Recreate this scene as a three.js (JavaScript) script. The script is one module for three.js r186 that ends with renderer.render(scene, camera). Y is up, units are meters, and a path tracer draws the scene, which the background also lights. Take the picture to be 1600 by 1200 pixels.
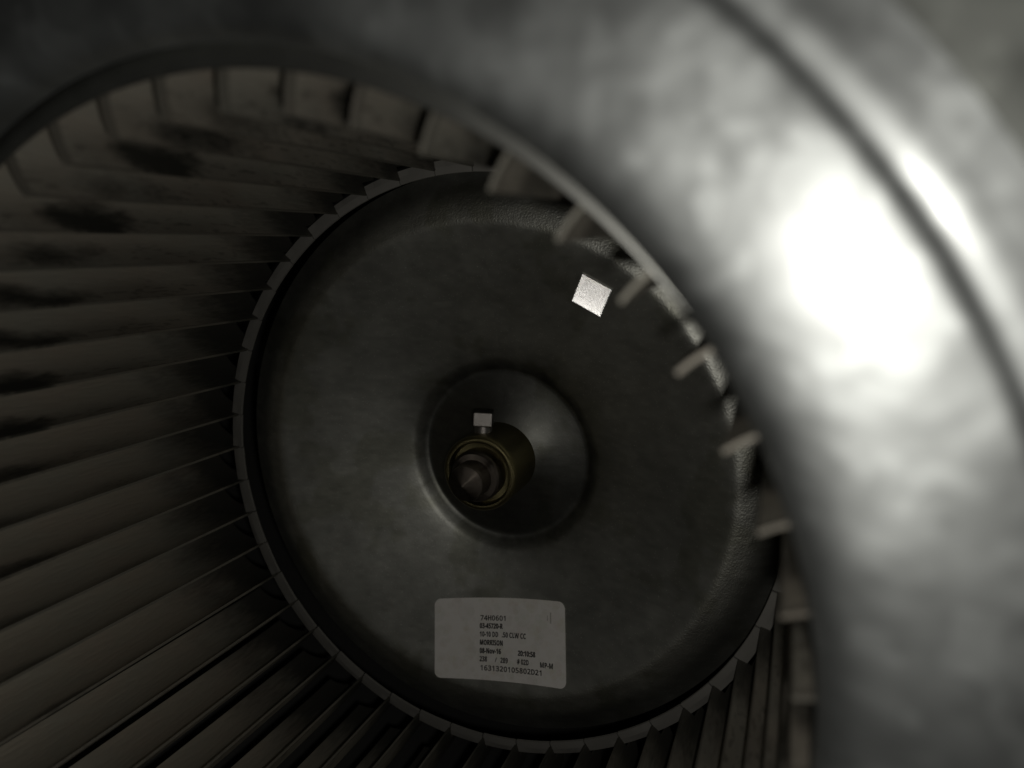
import * as THREE from 'three';
import { RoundedBoxGeometry } from 'three/addons/geometries/RoundedBoxGeometry.js';
import { mergeGeometries, toCreasedNormals, mergeVertices } from 'three/addons/utils/BufferGeometryUtils.js';

// ---------- camera, light, exposure (metres; the wheel's axle is the z axis, the inlet side is +z) ----------
const scene = new THREE.Scene();
scene.background = new THREE.Color(0.0012, 0.0013, 0.0013);
const camera = new THREE.PerspectiveCamera(54.9, 4 / 3, 0.005, 10);
camera.position.set(0.102, 0.0851, 0.2323);
{
  const yaw = -0.366, pitch = -0.202;
  camera.lookAt(camera.position.x + Math.sin(yaw) * Math.cos(pitch), camera.position.y + Math.sin(pitch), camera.position.z - Math.cos(yaw) * Math.cos(pitch));
}
camera.focus = 0.265;
camera.userData.fStop = camera.getFocalLength() / 3.7;   // a 3.7 mm wide aperture

const renderer = new THREE.WebGLRenderer();
renderer.setSize(1024, 768);
renderer.toneMapping = THREE.LinearToneMapping;
renderer.toneMappingExposure = 1;
renderer.shadowMap.enabled = true;

const flash = new THREE.PointLight(new THREE.Color(1.0, 0.965, 0.9), 0.0215, 0, 2);   // the camera's own flash, beside its lens
flash.position.set(0.1075, 0.0735, 0.2295);
flash.castShadow = true;
flash.shadow.radius = 0.15;
scene.add(flash);

// ---------- helpers ----------
const MM = 0.001, TAU = Math.PI * 2, RAD = Math.PI / 180;
let seed = 12345;
const rnd = () => { seed = (seed * 1664525 + 1013904223) >>> 0; return seed / 4294967296; };
const hash = (x, y, s = 0) => { let h = Math.imul(x | 0, 374761393) ^ Math.imul(y | 0, 668265263) ^ Math.imul(s | 0, 974634777); h = Math.imul(h ^ (h >>> 13), 1274126177); return ((h ^ (h >>> 16)) >>> 0) / 4294967296; };
function vnoise(x, y, per, s) {                       // tiling value noise
  const x0 = Math.floor(x), y0 = Math.floor(y), fx = x - x0, fy = y - y0, m = (a) => ((a % per) + per) % per;
  const u = fx * fx * (3 - 2 * fx), v = fy * fy * (3 - 2 * fy);
  const a = hash(m(x0), m(y0), s), b = hash(m(x0 + 1), m(y0), s), c = hash(m(x0), m(y0 + 1), s), d = hash(m(x0 + 1), m(y0 + 1), s);
  return a + (b - a) * u + (c - a) * v + (a - b - c + d) * u * v;
}
function fbm(u, v, f, oct, s) { let t = 0, a = 0.5, n = 0; for (let k = 0; k < oct; k++) { t += a * vnoise(u * f, v * f, f, s + k); n += a; a *= 0.5; f *= 2; } return t / n; }
function cells(u, v, f, s) {                          // tiling spangle: [value of nearest cell, distance to border]
  const x = u * f, y = v * f, x0 = Math.floor(x), y0 = Math.floor(y), m = (a) => ((a % f) + f) % f;
  let d1 = 9, d2 = 9, id = 0;
  for (let j = -1; j <= 1; j++) for (let i = -1; i <= 1; i++) {
    const cx = x0 + i, cy = y0 + j, px = cx + hash(m(cx), m(cy), s), py = cy + hash(m(cx), m(cy), s + 7), d = (px - x) ** 2 + (py - y) ** 2;
    if (d < d1) { d2 = d1; d1 = d; id = hash(m(cx), m(cy), s + 13); } else if (d < d2) d2 = d;
  }
  return [id, Math.sqrt(d2) - Math.sqrt(d1)];
}
function texture(w, h, fn, srgb = false) {            // fn(u, v) -> grey or [r, g, b], 0..1
  const data = new Uint8Array(w * h * 4);
  for (let y = 0, k = 0; y < h; y++) for (let x = 0; x < w; x++, k += 4) {
    const c = fn((x + 0.5) / w, (y + 0.5) / h), q = typeof c === 'number' ? [c, c, c] : c;
    for (let i = 0; i < 3; i++) data[k + i] = Math.max(0, Math.min(255, Math.round(q[i] * 255)));
    data[k + 3] = 255;
  }
  const t = new THREE.DataTexture(data, w, h);
  t.wrapS = t.wrapT = THREE.RepeatWrapping; t.magFilter = THREE.LinearFilter; t.minFilter = THREE.LinearMipmapLinearFilter; t.generateMipmaps = true;
  if (srgb) t.colorSpace = THREE.SRGBColorSpace;
  t.needsUpdate = true;
  return t;
}
const sm = (a, b, x) => { const t = Math.max(0, Math.min(1, (x - a) / (b - a))); return t * t * (3 - 2 * t); };
const mixc = (a, b, t) => a.map((q, i) => q + (b[i] - q) * t);

function mesh(name, geometry, material, parent) {
  const m = new THREE.Mesh(geometry, material); m.name = name; m.castShadow = m.receiveShadow = true; parent.add(m); return m;
}
function thing(name, label, category) { const g = new THREE.Group(); g.name = name; g.userData = { label, category }; scene.add(g); return g; }

// a surface turned round the z axis from [r, z] points in mm; uv in metres (planar for flat parts, round for walls)
function turned(points, seg, { flatUV = true, crease = 0.6, a0 = 0, a1 = TAU } = {}) {
  const pos = [], uv = [], idx = [], n = points.length;
  let s = 0; const ss = points.map((p, i) => (i ? (s += Math.hypot(p[0] - points[i - 1][0], p[1] - points[i - 1][1])) : 0));
  for (let k = 0; k <= seg; k++) {
    const t = a0 + (a1 - a0) * k / seg, c = Math.cos(t), d = Math.sin(t);
    points.forEach(([r, z], i) => { pos.push(r * c, r * d, z); if (flatUV) uv.push(r * c * MM, r * d * MM); else uv.push(t * 0.12, ss[i] * MM); });
  }
  for (let k = 0; k < seg; k++) for (let i = 0; i < n - 1; i++) { const a = k * n + i, b = a + n; idx.push(a, b, b + 1, a, b + 1, a + 1); }
  const g = new THREE.BufferGeometry();
  g.setAttribute('position', new THREE.Float32BufferAttribute(pos, 3)); g.setAttribute('uv', new THREE.Float32BufferAttribute(uv, 2)); g.setIndex(idx);
  g.computeVertexNormals();
  return inMetres(g, crease);
}
function inMetres(g, crease) { const q = toCreasedNormals(g, crease); q.scale(MM, MM, MM); return q; }   // creases are found in millimetres: the add-on welds points closer than 0.01
function arc(cr, cz, rad, a, b, n) { const o = []; for (let i = 0; i <= n; i++) { const t = (a + (b - a) * i / n) * RAD; o.push([cr + rad * Math.cos(t), cz + rad * Math.sin(t)]); } return o; }

// ---------- materials ----------
// uv in metres: repeat = 1 / tile size
function tiled(t, size) { const c = t.clone(); c.repeat.set(1 / size, 1 / size); c.needsUpdate = true; return c; }
const spangleRough = texture(512, 512, (u, v) => { const [id, e] = cells(u, v, 14, 3); return 0.42 + 0.16 * id + 0.28 * (fbm(u, v, 6, 4, 11) - 0.5) + (e < 0.03 ? 0.03 : 0); });
const spangleColor = texture(512, 512, (u, v) => { const [id] = cells(u, v, 14, 3); const g = 0.60 + 0.07 * (id - 0.5) + 0.18 * (fbm(u, v, 5, 5, 21) - 0.5); return [g * 0.985, g, g * 0.99]; });
const grainBump = texture(512, 512, (u, v) => 0.6 * fbm(u, v, 48, 3, 31) + 0.4 * fbm(u, v, 12, 3, 41));

const inletMetal = new THREE.MeshPhysicalMaterial({ color: 0xffffff, metalness: 1, roughness: 1, clearcoat: 1, clearcoatRoughness: 0.22, map: tiled(texture(1024, 1024, (u, v) => {
  const b = fbm(u, v, 9, 5, 61), w = fbm(u + 0.31, v + 0.17, 24, 3, 71), sp = sm(0.62, 0.72, fbm(u, v, 40, 2, 81)), st = sm(0.62, 0.72, fbm(u + 0.7, v, 18, 3, 85));
  const g = 0.42 + 0.34 * (b - 0.42) + 0.14 * (w - 0.5) + 0.10 * sp - 0.08 * st; return [g * 0.95, g * 0.995, g * 0.985];
}), 0.2), roughnessMap: tiled(texture(512, 512, (u, v) => 0.55 + 0.16 * (fbm(u, v, 9, 4, 91) - 0.5)), 0.17), bumpMap: tiled(texture(512, 512, (u, v) => fbm(u, v, 6, 4, 97)), 0.14), bumpScale: 0.0011 });
const panelMetal = inletMetal.clone(); panelMetal.clearcoat = 0; panelMetal.color.setRGB(0.5, 0.5, 0.47);
const PT = 0.224;                                      // one tile covers the whole plate
const plateR = (u, v) => { const x = (u < 0.5 ? u : u - 1) * PT * 1000, y = (v < 0.5 ? v : v - 1) * PT * 1000; return Math.hypot(x, y); };
const shoulder = (r) => sm(86.5, 90, r) * sm(99.5, 96.5, r) + sm(33, 36, r) * sm(42, 39, r) * 0.12;
const plateMetal = new THREE.MeshStandardMaterial({ color: new THREE.Color(1, 1, 1), metalness: 1, roughness: 1,
  map: tiled(texture(1024, 1024, (u, v) => {
    const b = fbm(u, v, 9, 5, 201), st = fbm(u * 0.5, v, 128, 2, 211), h = hash(u * 1024, v * 1024, 3), w = fbm(u, v, 40, 3, 221), scratch = sm(0.71, 0.76, fbm(u * 0.25 + 0.1, v, 64, 3, 231));
    let g = 0.54 + 0.18 * (b - 0.45) * 0.7 + 0.14 * (st - 0.5) + 0.13 * (w - 0.5) + (h > 0.994 ? 0.4 : 0) + 0.05 * scratch * sm(0.5, 0.6, b);
    const dirt = sm(0.56, 0.68, fbm(u + 0.5, v + 0.3, 14, 4, 241)); g *= 1 - 0.16 * dirt;
    g *= 1 - 0.48 * sm(40, 32, plateR(u, v) + 5 * (w - 0.5)) - 0.22 * sm(50, 38, plateR(u, v) + 8 * (b - 0.5));   // shade of the hub recess, painted into the plate colour
    return [g * 0.985, g * 0.995, g * (0.91 - 0.05 * dirt)];
  }), PT),
  roughnessMap: tiled(texture(512, 512, (u, v) => 0.49 + 0.12 * (fbm(u, v, 14, 5, 101) - 0.5) + 0.03 * shoulder(plateR(u, v)) ), PT),
  bumpMap: tiled(texture(1024, 1024, (u, v) => { const k = shoulder(plateR(u, v)); return 0.5 + (hash(u * 1024, v * 1024, 5) + 0.6 * hash(u * 512, v * 512, 6) - 0.8) * (0.05 + 0.24 * k) + 0.05 * (fbm(u * 0.5, v, 128, 2, 211) - 0.5); }), PT), bumpScale: 0.00026 });
const tabMetal = new THREE.MeshStandardMaterial({ color: new THREE.Color(0.46, 0.44, 0.41), metalness: 0.35, roughness: 0.6, map: tiled(spangleColor, 0.05) });
const ringMetal = new THREE.MeshStandardMaterial({ color: new THREE.Color(0.8, 0.8, 0.76), metalness: 1, roughness: 0.44, map: tiled(spangleColor, 0.07) });
const hubMetal = new THREE.MeshStandardMaterial({ color: new THREE.Color(0.36, 0.31, 0.16), metalness: 1, roughness: 0.34, bumpMap: tiled(grainBump, 0.012), bumpScale: 0.0001, map: tiled(spangleColor, 0.02) });
const shaftMetal = new THREE.MeshPhysicalMaterial({ color: new THREE.Color(0.24, 0.205, 0.175), metalness: 1, roughness: 0.42, anisotropy: 0.8, map: tiled(spangleColor, 0.012), bumpMap: tiled(grainBump, 0.01), bumpScale: 0.00008 });
const screwMetal = new THREE.MeshStandardMaterial({ color: new THREE.Color(0.52, 0.505, 0.49), vertexColors: true, metalness: 1, roughness: 0.42, bumpMap: tiled(grainBump, 0.006), bumpScale: 0.00012 });
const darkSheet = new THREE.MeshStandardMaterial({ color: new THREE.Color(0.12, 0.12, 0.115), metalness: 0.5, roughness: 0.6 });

// ---------- blower housing: side panel with its inlet ring, scroll wall, back panel ----------
const housing = thing('blower_housing', 'galvanized steel blower housing with a wide bell mouth inlet ring around the wheel', 'blower housing');
{
  const bell = [[110.6, 121.7], [109.6, 121.9], [108.9, 123.0], [108.9, 124.4]];
  for (let i = 1; i <= 32; i++) { const x = Math.pow(i / 32, 2); bell.push([108.9 + 27.5 * x, 124.4 + 7.4 * Math.pow(1 - Math.pow(1 - x, 6), 0.5) + 0.8 * x]); }
  bell.push([138.4, 132.62], [139.3, 132.58], [140.1, 132.36], [140.9, 131.98], [141.6, 131.7], [142.3, 131.62], [143.2, 131.72], [144.4, 131.86], [145.4, 131.88], [146.8, 131.74], [148.5, 131.62], [152.6, 131.55]);
  const under = bell.slice(3).map(([r, z]) => [r + 0.4, z - 1.0]).reverse();
  const bellGeo = turned([...bell, ...under, [110.6, 121.7]], 240, { crease: 0.9 });
  const bp = bellGeo.attributes.position;
  for (let i = 0; i < bp.count; i++) { const r = Math.hypot(bp.getX(i), bp.getY(i)); bp.setY(i, bp.getY(i) - 0.0038 * Math.min(1, Math.max(0, (r - 0.109) / 0.028))); }   // the throat sits a little off the outer bead
  mesh('inlet_ring', bellGeo, inletMetal, housing);
  // scroll outline, growing clockwise
  const out = new THREE.Shape(), R = (t) => 0.178 + 0.10 * t / TAU;
  for (let i = 0; i <= 96; i++) { const t = i / 96 * TAU, a = -t - 0.9; out[i ? 'lineTo' : 'moveTo'](R(t) * Math.cos(a), R(t) * Math.sin(a)); }
  out.closePath();
  const outline = out.getPoints();
  const hole = new THREE.Path(); hole.absarc(0, -0.0038, 0.1514, 0, TAU, true); out.holes.push(hole);
  const pg = new THREE.ExtrudeGeometry(out, { depth: 0.0012, bevelEnabled: false, curveSegments: 120 }); pg.translate(0, 0, 0.13015);
  mesh('side_panel', pg, panelMetal, housing);
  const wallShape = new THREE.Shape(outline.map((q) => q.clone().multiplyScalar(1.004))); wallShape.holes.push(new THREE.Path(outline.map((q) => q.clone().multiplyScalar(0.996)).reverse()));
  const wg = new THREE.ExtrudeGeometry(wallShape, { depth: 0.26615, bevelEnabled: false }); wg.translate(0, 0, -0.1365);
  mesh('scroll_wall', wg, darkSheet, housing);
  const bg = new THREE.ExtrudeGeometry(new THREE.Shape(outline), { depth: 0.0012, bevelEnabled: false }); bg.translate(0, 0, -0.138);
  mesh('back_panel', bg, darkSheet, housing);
  housing.position.set(0.0005, 0.0085, 0);            // the wheel hangs a little low in its inlet
}

// ---------- blower wheel ----------
const wheel = thing('squirrel_cage_fan', 'round squirrel cage fan with curved metal blades around a dished centre plate', 'fan');
const coneZ = (r) => -21.4 + (r - 40.5) * (17.9 / 47.7);      // mm, the dished floor
{
  const prof = [[6.4, -27.6], [13.5, -21.4], [15, -21.9], [17, -22.7], [19, -23.5], [21.5, -24.4], [24, -25.2], [27, -25.9], [30, -26.5], [32, -26.8], [33.4, -26.9], [34.2, -26.6], [35.2, -25.6], [36.6, -24.1], [37.6, -23.1], [38.4, -22.5], [39.4, -22.0], [41, -21.3], [42.5, coneZ(42.5)]];
  for (let r = 46; r <= 84; r += 4) prof.push([r, coneZ(r)]);
  prof.push([86, -4.2], [87.6, -3.65], [88.8, -3.35], [89.8, -3.35], [91, -3.55], [92.5, -3.9], [94, -4.3], [95.6, -4.85], [96.8, -5.5], [98.2, -6.3], [99.8, -7.3], [101.5, -8.5], [104, -10.2], [107, -11.4]);
  mesh('centre_plate', turned(prof, 200, { crease: 0.5 }), plateMetal, wheel);
}
const N = 48, AZ0 = 1.7107, STEP = TAU / N, TWIST = -0.0232;
// crimp tabs between the blades
{
  const variants = [];
  for (let v = 0; v < 6; v++) {
    const g = [], zf = [0.35 * rnd(), 0.5 * rnd() - 0.1, 0.7 * rnd(), 0.1 * rnd()], pos = [], uv = [], idx = [];
    const top = [], n = 4, a0 = 0.002, a1 = STEP - 0.002;
    for (let i = 0; i <= n; i++) { const t = a0 + (a1 - a0) * i / n; for (const [r, k] of [[104.9, 0], [107.4, 1], [109.5, 2]]) {
      const f = i / n, fold = k === 0 ? zf[0] * f : k === 1 ? zf[1] * (f < 0.5 ? f * 2 : 1) : -zf[2] * (1 - f);
      top.push([r * Math.cos(t), r * Math.sin(t), 0.25 + fold]); } }
    const quad = (a, b, c, d) => { const q = pos.length / 3; for (const p of [a, b, c, d]) { pos.push(p[0] * MM, p[1] * MM, p[2] * MM); uv.push(p[0] * MM, p[1] * MM); } idx.push(q, q + 1, q + 2, q, q + 2, q + 3); };
    const low = (p) => [p[0], p[1], p[2] - 1.0];
    for (let i = 0; i < n; i++) { const a = i * 3, b = a + 3;
      for (const k of [0, 1]) quad(top[a + k], top[a + k + 1], top[b + k + 1], top[b + k]);
      quad(low(top[a]), top[a], top[b], low(top[b])); quad(top[a + 2], low(top[a + 2]), low(top[b + 2]), top[b + 2]); }
    quad(low(top[2]), top[2], top[1], low(top[1])); quad(low(top[1]), top[1], top[0], low(top[0]));
    const e = n * 3; quad(top[e + 2], low(top[e + 2]), low(top[e + 1]), top[e + 1]); quad(top[e + 1], low(top[e + 1]), low(top[e]), top[e]);
    const G = new THREE.BufferGeometry(); G.setAttribute('position', new THREE.Float32BufferAttribute(pos, 3)); G.setAttribute('uv', new THREE.Float32BufferAttribute(uv, 2)); G.setIndex(idx); G.computeVertexNormals();
    variants.push(G);
  }
  for (let i = 0; i < N; i++) { const m = mesh('crimp_tab', variants[Math.floor(rnd() * 6)], tabMetal, wheel); m.rotation.z = AZ0 + i * STEP; }
}
// blades
const bladeMats = [], bladeBump = texture(128, 512, (u, v) => fbm(u, v, 32, 3, 191));
for (let k = 0; k < 7; k++) {
  // u: 0 at the inner edge .. 1 at the outer edge (chord), v: 0 at the plate .. 1 at the inlet
  const map = texture(128, 512, (u, v) => {
    const n = fbm(u * 0.5 + k * 0.23, v, 8, 4, 131 + k), f = fbm(u, v, 40, 2, 151 + k);
    let c = mixc([0.62, 0.545, 0.45], [0.56, 0.55, 0.475], n);
    const streak = fbm(u * 0.25, v, 6, 3, 171 + k);
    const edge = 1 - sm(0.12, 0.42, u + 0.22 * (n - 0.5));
    let sootAndShade = 0.34 * edge * sm(0.15, 0.6, v) * (0.4 + 1.2 * streak);
    const zc = 0.81 + 0.05 * (hash(k, 3) - 0.5), d = ((v - zc) / (v < zc ? 0.12 : 0.06)) ** 2 + ((u - 0.17 - 0.25 * (v - zc)) / 0.15) ** 2;
    sootAndShade += (0.4 + 0.25 * hash(k, 9)) * sm(2.1, -0.5, d + 3.2 * (n - 0.5) + 1.6 * (f - 0.5));
    sootAndShade += 0.25 * sm(0.62, 0.75, f) * edge;
    sootAndShade = Math.max(sootAndShade, 0.85 * sm(0.40, 0.05, v + 0.25 * (streak - 0.5) + 0.08 * (f - 0.5)));  // shade deepening towards the plate end, painted into the blade colour
    if (u < 0.035) sootAndShade = Math.max(sootAndShade, 0.55);
    if (v > 0.975) sootAndShade = 0.55;
    return mixc(c, [0.035, 0.038, 0.033], Math.min(0.93, sootAndShade));
  });
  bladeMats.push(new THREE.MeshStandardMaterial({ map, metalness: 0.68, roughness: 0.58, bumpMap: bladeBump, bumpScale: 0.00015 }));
}
const bladeGeo = (() => {
  const H = 29, nS = 18, zs = [-9, 2, 30, 60, 90, 110, 117.2, 118.4], T = 0.42;
  const path = []; let x = 106.5, y = 0;
  for (let i = 0; i <= nS; i++) { const h = (8 - 92 * Math.pow(i / nS, 1.15)) * RAD; path.push([x, y, h]); x += Math.cos(h) * H / nS; y += Math.sin(h) * H / nS; }
  const ringPts = (z) => {                            // closed outline round the sheet
    const tw = TWIST * Math.max(0, z) / 118.4, c = Math.cos(tw), s = Math.sin(tw), o = [];
    const put = (px, py, u) => o.push([px * c - py * s, px * s + py * c, z < 0 && px < 111.4 ? -0.3 : z, u]);   // the foot passes behind the tabs
    for (const [px, py, h] of path) put(px - Math.sin(h) * T, py + Math.cos(h) * T, 0);
    for (const [px, py, h] of path.slice().reverse()) put(px + Math.sin(h) * T, py - Math.cos(h) * T, 0);
    const m = path.length; o.forEach((q, i) => (q[3] = (i < m ? i : 2 * m - 1 - i) / (m - 1)));
    return o;
  };
  const pos = [], uv = [], idx = [], rows = zs.map(ringPts), n = rows[0].length;
  rows.forEach((row, j) => { row.push(row[0]); for (const q of row) { pos.push(q[0], q[1], q[2]); uv.push(0.02 + 0.96 * q[3], Math.max(0.004, (zs[j] + 9) / 127.4 * 0.99)); } });
  for (let j = 0; j < rows.length - 1; j++) for (let i = 0; i < n; i++) { const a = j * (n + 1) + i, b = a + n + 1; idx.push(a, b, a + 1, a + 1, b, b + 1); }
  for (const [j, flip] of [[0, 1], [rows.length - 1, 0]]) {   // end faces
    const base = pos.length / 3; for (const q of rows[j].slice(0, n)) { pos.push(q[0], q[1], q[2]); uv.push(0.9, j ? 0.98 : 0.02); }
    const m = n / 2; for (let i = 0; i < m - 1; i++) { const a = base + i, b = base + i + 1, c = base + n - 2 - i, d = base + n - 1 - i; flip ? idx.push(a, b, d, b, c, d) : idx.push(a, d, b, b, d, c); }
  }
  const g = new THREE.BufferGeometry(); g.setAttribute('position', new THREE.Float32BufferAttribute(pos, 3)); g.setAttribute('uv', new THREE.Float32BufferAttribute(uv, 2)); g.setIndex(idx); g.computeVertexNormals();
  return inMetres(g, 0.7);
})();
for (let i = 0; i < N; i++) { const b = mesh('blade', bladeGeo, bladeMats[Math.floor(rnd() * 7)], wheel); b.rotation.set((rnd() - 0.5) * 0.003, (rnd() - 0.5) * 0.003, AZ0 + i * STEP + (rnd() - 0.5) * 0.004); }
// end ring at the inlet side, rolled over the blade ends
mesh('end_ring', turned([[113.7, 119.8], [113.6, 120.3], [113.9, 120.7], [126.6, 119.0], [128.0, 118.9], [128.9, 118.2], [128.4, 116.6], [128.4, 112], [127.6, 112], [127.4, 117.6], [126.4, 118.2], [113.7, 119.8]], 200, { crease: 0.8 }), ringMetal, wheel);

// hub with its set screw
{
  const hub = mesh('hub', turned([[6.35, -26], [6.35, -3.2], [11.2, -3.2], [11.5, -0.8], [11.9, -0.15], [12.4, 0], [12.9, -0.1], [13.4, -0.35], [13.8, -0.85], [14.0, -1.6], [14.0, -4], [14.0, -21.2], [14.5, -22.5]], 128, { crease: 0.5, flatUV: false }), hubMetal, wheel);
  hub.userData.label = 'dark brass coloured hub';
  const parts = [], w = 7.4 * MM;
  const head = new RoundedBoxGeometry(w, 5.6 * MM, w, 4, 0.8 * MM); head.translate(0, 18.3 * MM, 0); parts.push(head);
  const tp = []; for (let i = 0; i <= 16; i++) tp.push(new THREE.Vector2((i % 2 ? 3.35 : 2.95) * MM, (11.4 + i * 0.28) * MM));
  parts.push(new THREE.LatheGeometry(tp, 40));
  const sg = mergeGeometries(parts.map((g) => { const q = g.index ? g.toNonIndexed() : g; for (const k of Object.keys(q.attributes)) if (!['position', 'normal', 'uv'].includes(k)) q.deleteAttribute(k); q.attributes.uv.array.forEach((a, i, t) => (t[i] = a * 0.008)); return q; }));
  { const n = sg.attributes.normal, c = new Float32Array(n.count * 3); for (let i = 0; i < n.count; i++) { const y = sg.attributes.position.getY(i) / MM, k = y < 15.6 ? 0.75 : n.getZ(i) > 0.8 ? 1 : 0.13; c.set([k, k * 0.97, k * 0.94], i * 3); } sg.setAttribute('color', new THREE.BufferAttribute(c, 3)); }   // lit front and shaded sides of the head, painted into the vertex colours
  sg.rotateY(17 * RAD); sg.rotateX(-6 * RAD); sg.translate(-0.0014, 0.0004, -6.6 * MM);
  const screw = mesh('set_screw', sg, screwMetal, hub);
  screw.userData.label = 'square headed steel set screw';
}

// printed label on the dished plate
const onCone = (x, y, lift) => [x * MM, y * MM, (coneZ(Math.hypot(x, y)) + lift) * MM];
function patch(c, nx, ny, lift, radius) {             // c: four corners (mm): top left, top right, bottom right, bottom left; lies on the cone, rounded corners
  const W = 54.4, H = 31, pos = [], uv = [], idx = [];
  const at = (u, v, l) => { const x = (c[0][0] * (1 - u) + c[1][0] * u) * (1 - v) + (c[3][0] * (1 - u) + c[2][0] * u) * v, y = (c[0][1] * (1 - u) + c[1][1] * u) * (1 - v) + (c[3][1] * (1 - u) + c[2][1] * u) * v; return onCone(x, y, l); };
  const row = [];
  for (let j = 0; j <= ny; j++) {
    // rows crowd towards the rounded ends
    const v = 0.5 - 0.5 * Math.cos(Math.PI * j / ny), d = Math.min(v, 1 - v) * H, inset = d < radius ? (radius - Math.sqrt(radius * radius - (radius - d) ** 2)) / W : 0;
    row.push(pos.length / 3);
    for (let i = 0; i <= nx; i++) { const u = inset + (1 - 2 * inset) * i / nx; pos.push(...at(u, v, lift)); uv.push(u, 1 - v); }
  }
  for (let j = 0; j < ny; j++) for (let i = 0; i < nx; i++) { const a = row[j] + i, b = row[j + 1] + i; idx.push(a, b, b + 1, a, b + 1, a + 1); }
  const g = new THREE.BufferGeometry(); g.setAttribute('position', new THREE.Float32BufferAttribute(pos, 3)); g.setAttribute('uv', new THREE.Float32BufferAttribute(uv, 2)); g.setIndex(idx); g.computeVertexNormals();
  return g;
}
{
  const cv = document.createElement('canvas'); cv.width = 1632; cv.height = 930;
  const x = cv.getContext('2d');
  x.fillStyle = '#f6f3ee'; x.fillRect(0, 0, 1632, 930);
  for (let k = 0; k < 260; k++) { const r = 20 + 90 * rnd() * rnd(); x.fillStyle = `rgba(${120 + 60 * rnd() | 0},${112 + 50 * rnd() | 0},95,${0.02 + 0.03 * rnd()})`; x.beginPath(); x.arc(rnd() * 1632, rnd() * 930, r, 0, 7); x.fill(); }
  x.fillStyle = 'rgba(90,88,84,0.35)'; x.fillRect(1445, 130, 16, 120); x.fillRect(1408, 165, 9, 60);
  const write = (s, px, py, size, font, sx = 1, style = '#050505') => { x.save(); x.translate(px, py); x.scale(sx, 1); x.font = 'bold ' + size + 'px ' + font; x.fillStyle = style; x.fillText(s, 0, 0); x.strokeStyle = style; x.lineWidth = 2; x.strokeText(s, 0, 0); x.restore(); };
  const mono = '#2a2826';
  write('74H0601', 568, 258, 74, 'monospace', 1.08, mono);
  write('03-45720-R', 562, 350, 78, 'sans-serif', 0.72); write('03-45720-R', 564, 350, 78, 'sans-serif', 0.72);
  write('10-10 DD', 562, 444, 78, 'sans-serif', 0.72); write('.50 CLW CC', 838, 444, 78, 'sans-serif', 0.74);
  write('MORRISON', 562, 538, 78, 'sans-serif', 0.70); write('MORRISON', 564, 538, 78, 'sans-serif', 0.70);
  write('08-Nov-16', 562, 632, 78, 'sans-serif', 0.72); write('20:10:58', 1040, 634, 78, 'sans-serif', 0.72); write('08-Nov-16', 564, 632, 78, 'sans-serif', 0.72); write('20:10:58', 1042, 634, 78, 'sans-serif', 0.72);
  write('238', 562, 724, 78, 'sans-serif', 0.74); write('/', 756, 722, 66, 'sans-serif', 0.8, mono); write('289', 822, 728, 78, 'sans-serif', 0.74); write('# 02D', 1030, 728, 78, 'sans-serif', 0.70); write('MP-M', 1312, 736, 78, 'sans-serif', 0.78);
  write('1631320105802D21', 568, 822, 74, 'monospace', 1.10, mono);
  const t = new THREE.CanvasTexture(cv); t.colorSpace = THREE.SRGBColorSpace;
  const paper = new THREE.MeshStandardMaterial({ map: t, roughness: 0.75, metalness: 0 });
  const c = [[-24.97, -59.11], [28.81, -51.3], [33.02, -80.39], [-20.78, -87.4]];
  const lab = mesh('label', patch(c, 30, 40, 0.35, 2.6), paper, wheel);
  lab.userData.label = 'white printed label with rounded corners';
}
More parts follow.
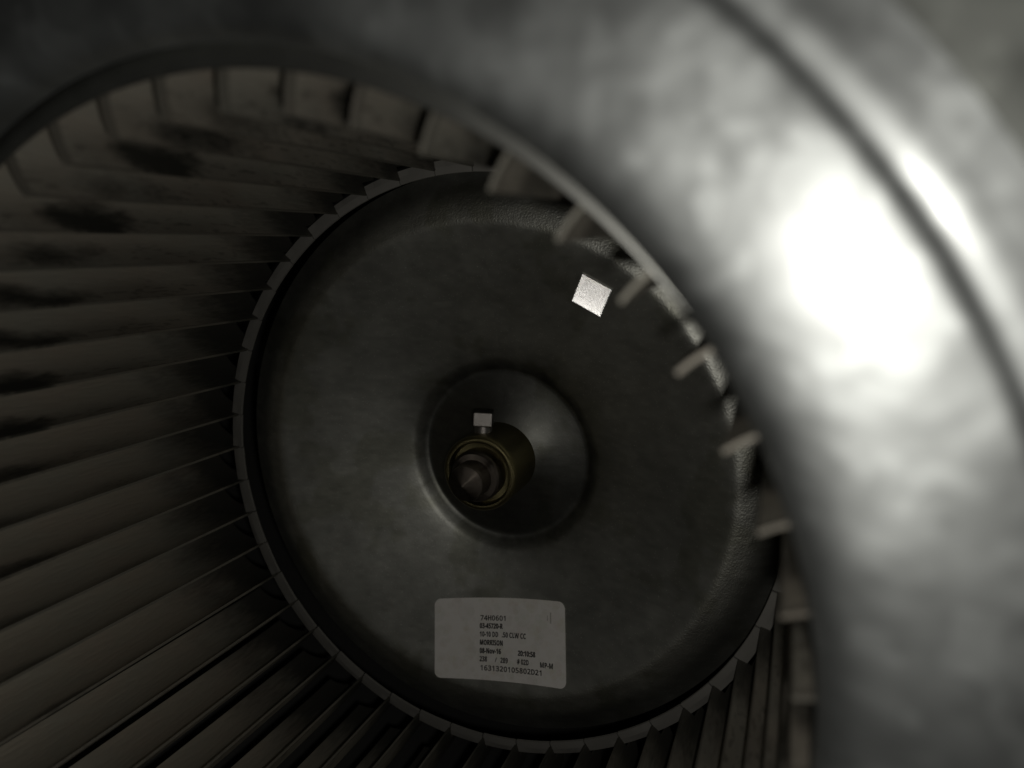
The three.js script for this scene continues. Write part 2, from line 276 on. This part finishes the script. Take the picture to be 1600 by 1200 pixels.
// square of prismatic reflective tape: rows of small cube corner pits
{
  const tape = new THREE.MeshStandardMaterial({ color: new THREE.Color(0.97, 0.965, 0.96), metalness: 1, roughness: 0.22 });
  const c = [[36.55, 71.95], [46.65, 66.79], [40.43, 57.52], [29.69, 62.75]].map(([a, b]) => new THREE.Vector3(...onCone(a, b, 0)));
  const mid = c.reduce((s, q) => s.add(q), new THREE.Vector3()).multiplyScalar(0.25);
  const ex = c[1].clone().sub(c[0]).add(c[2]).sub(c[3]).normalize(), ez = ex.clone().cross(c[3].clone().sub(c[0])).normalize().negate(); if (ez.z < 0) ez.negate();
  // full cube corners: a stair of small squares seen along the cube's diagonal
  const ey = ez.clone().cross(ex), S = 5.85, a = 0.42, pos = [], top = 0.62;
  const turn = new THREE.Matrix4().makeBasis(new THREE.Vector3(1, -1, 0).normalize(), new THREE.Vector3(1, 1, -2).normalize(), new THREE.Vector3(1, 1, 1).normalize()).transpose();
  const P = (i, j, k) => new THREE.Vector3(i, j, k).multiplyScalar(a).applyMatrix4(turn);
  for (let i = -30; i <= 30; i++) for (let j = -30; j <= 30; j++) {
    const k = -i - j, c0 = P(i, j, k); if (Math.abs(c0.x) > S - 0.22 || Math.abs(c0.y) > S - 0.22) continue;
    for (const [p, q] of [[0, 1], [1, 2], [2, 0]]) {
      const u = [i, j, k], v = [i, j, k], w = [i, j, k]; u[p]++; v[p]++; v[q]++; w[q]++;
      const A = c0, B = P(...u), C = P(...v), D = P(...w);
      for (const t of [A, B, C, A, C, D]) pos.push(t.x, t.y, t.z + top - 0.3);
    }
  }
  const g = new THREE.BufferGeometry(); g.setAttribute('position', new THREE.Float32BufferAttribute(pos.map((q) => q * MM), 3)); g.computeVertexNormals();
  const base = new THREE.BoxGeometry(2 * S * MM, 2 * S * MM, 0.36 * MM).toNonIndexed(); base.translate(0, 0, 0.13 * MM); base.deleteAttribute('uv');
  const m = mesh('reflective_tape', mergeGeometries([g, base]), tape, wheel);
  m.matrixAutoUpdate = true; m.quaternion.setFromRotationMatrix(new THREE.Matrix4().makeBasis(ex, ey, ez)); m.position.copy(mid);
  m.userData.label = 'bright white square of reflective tape';
}

// ---------- motor shaft through the hub ----------
{
  const shaft = thing('motor_shaft', 'round steel motor shaft end with a centre drilling, sunk in the brass coloured hub', 'motor shaft');
  mesh('shaft_end', turned([[0, 14.2], [2.4, 12.9], [4.9, 11.6], [6.2, 10.9], [6.5, 9.4], [6.6, 4.0], [8.6, 3.6], [9.2, 3.0], [9.4, 2.0], [9.4, -5.5], [6.3, -5.8], [6.3, -60], [0, -60]], 96, { crease: 0.12, flatUV: false }), shaftMetal, shaft);
}

renderer.render(scene, camera);
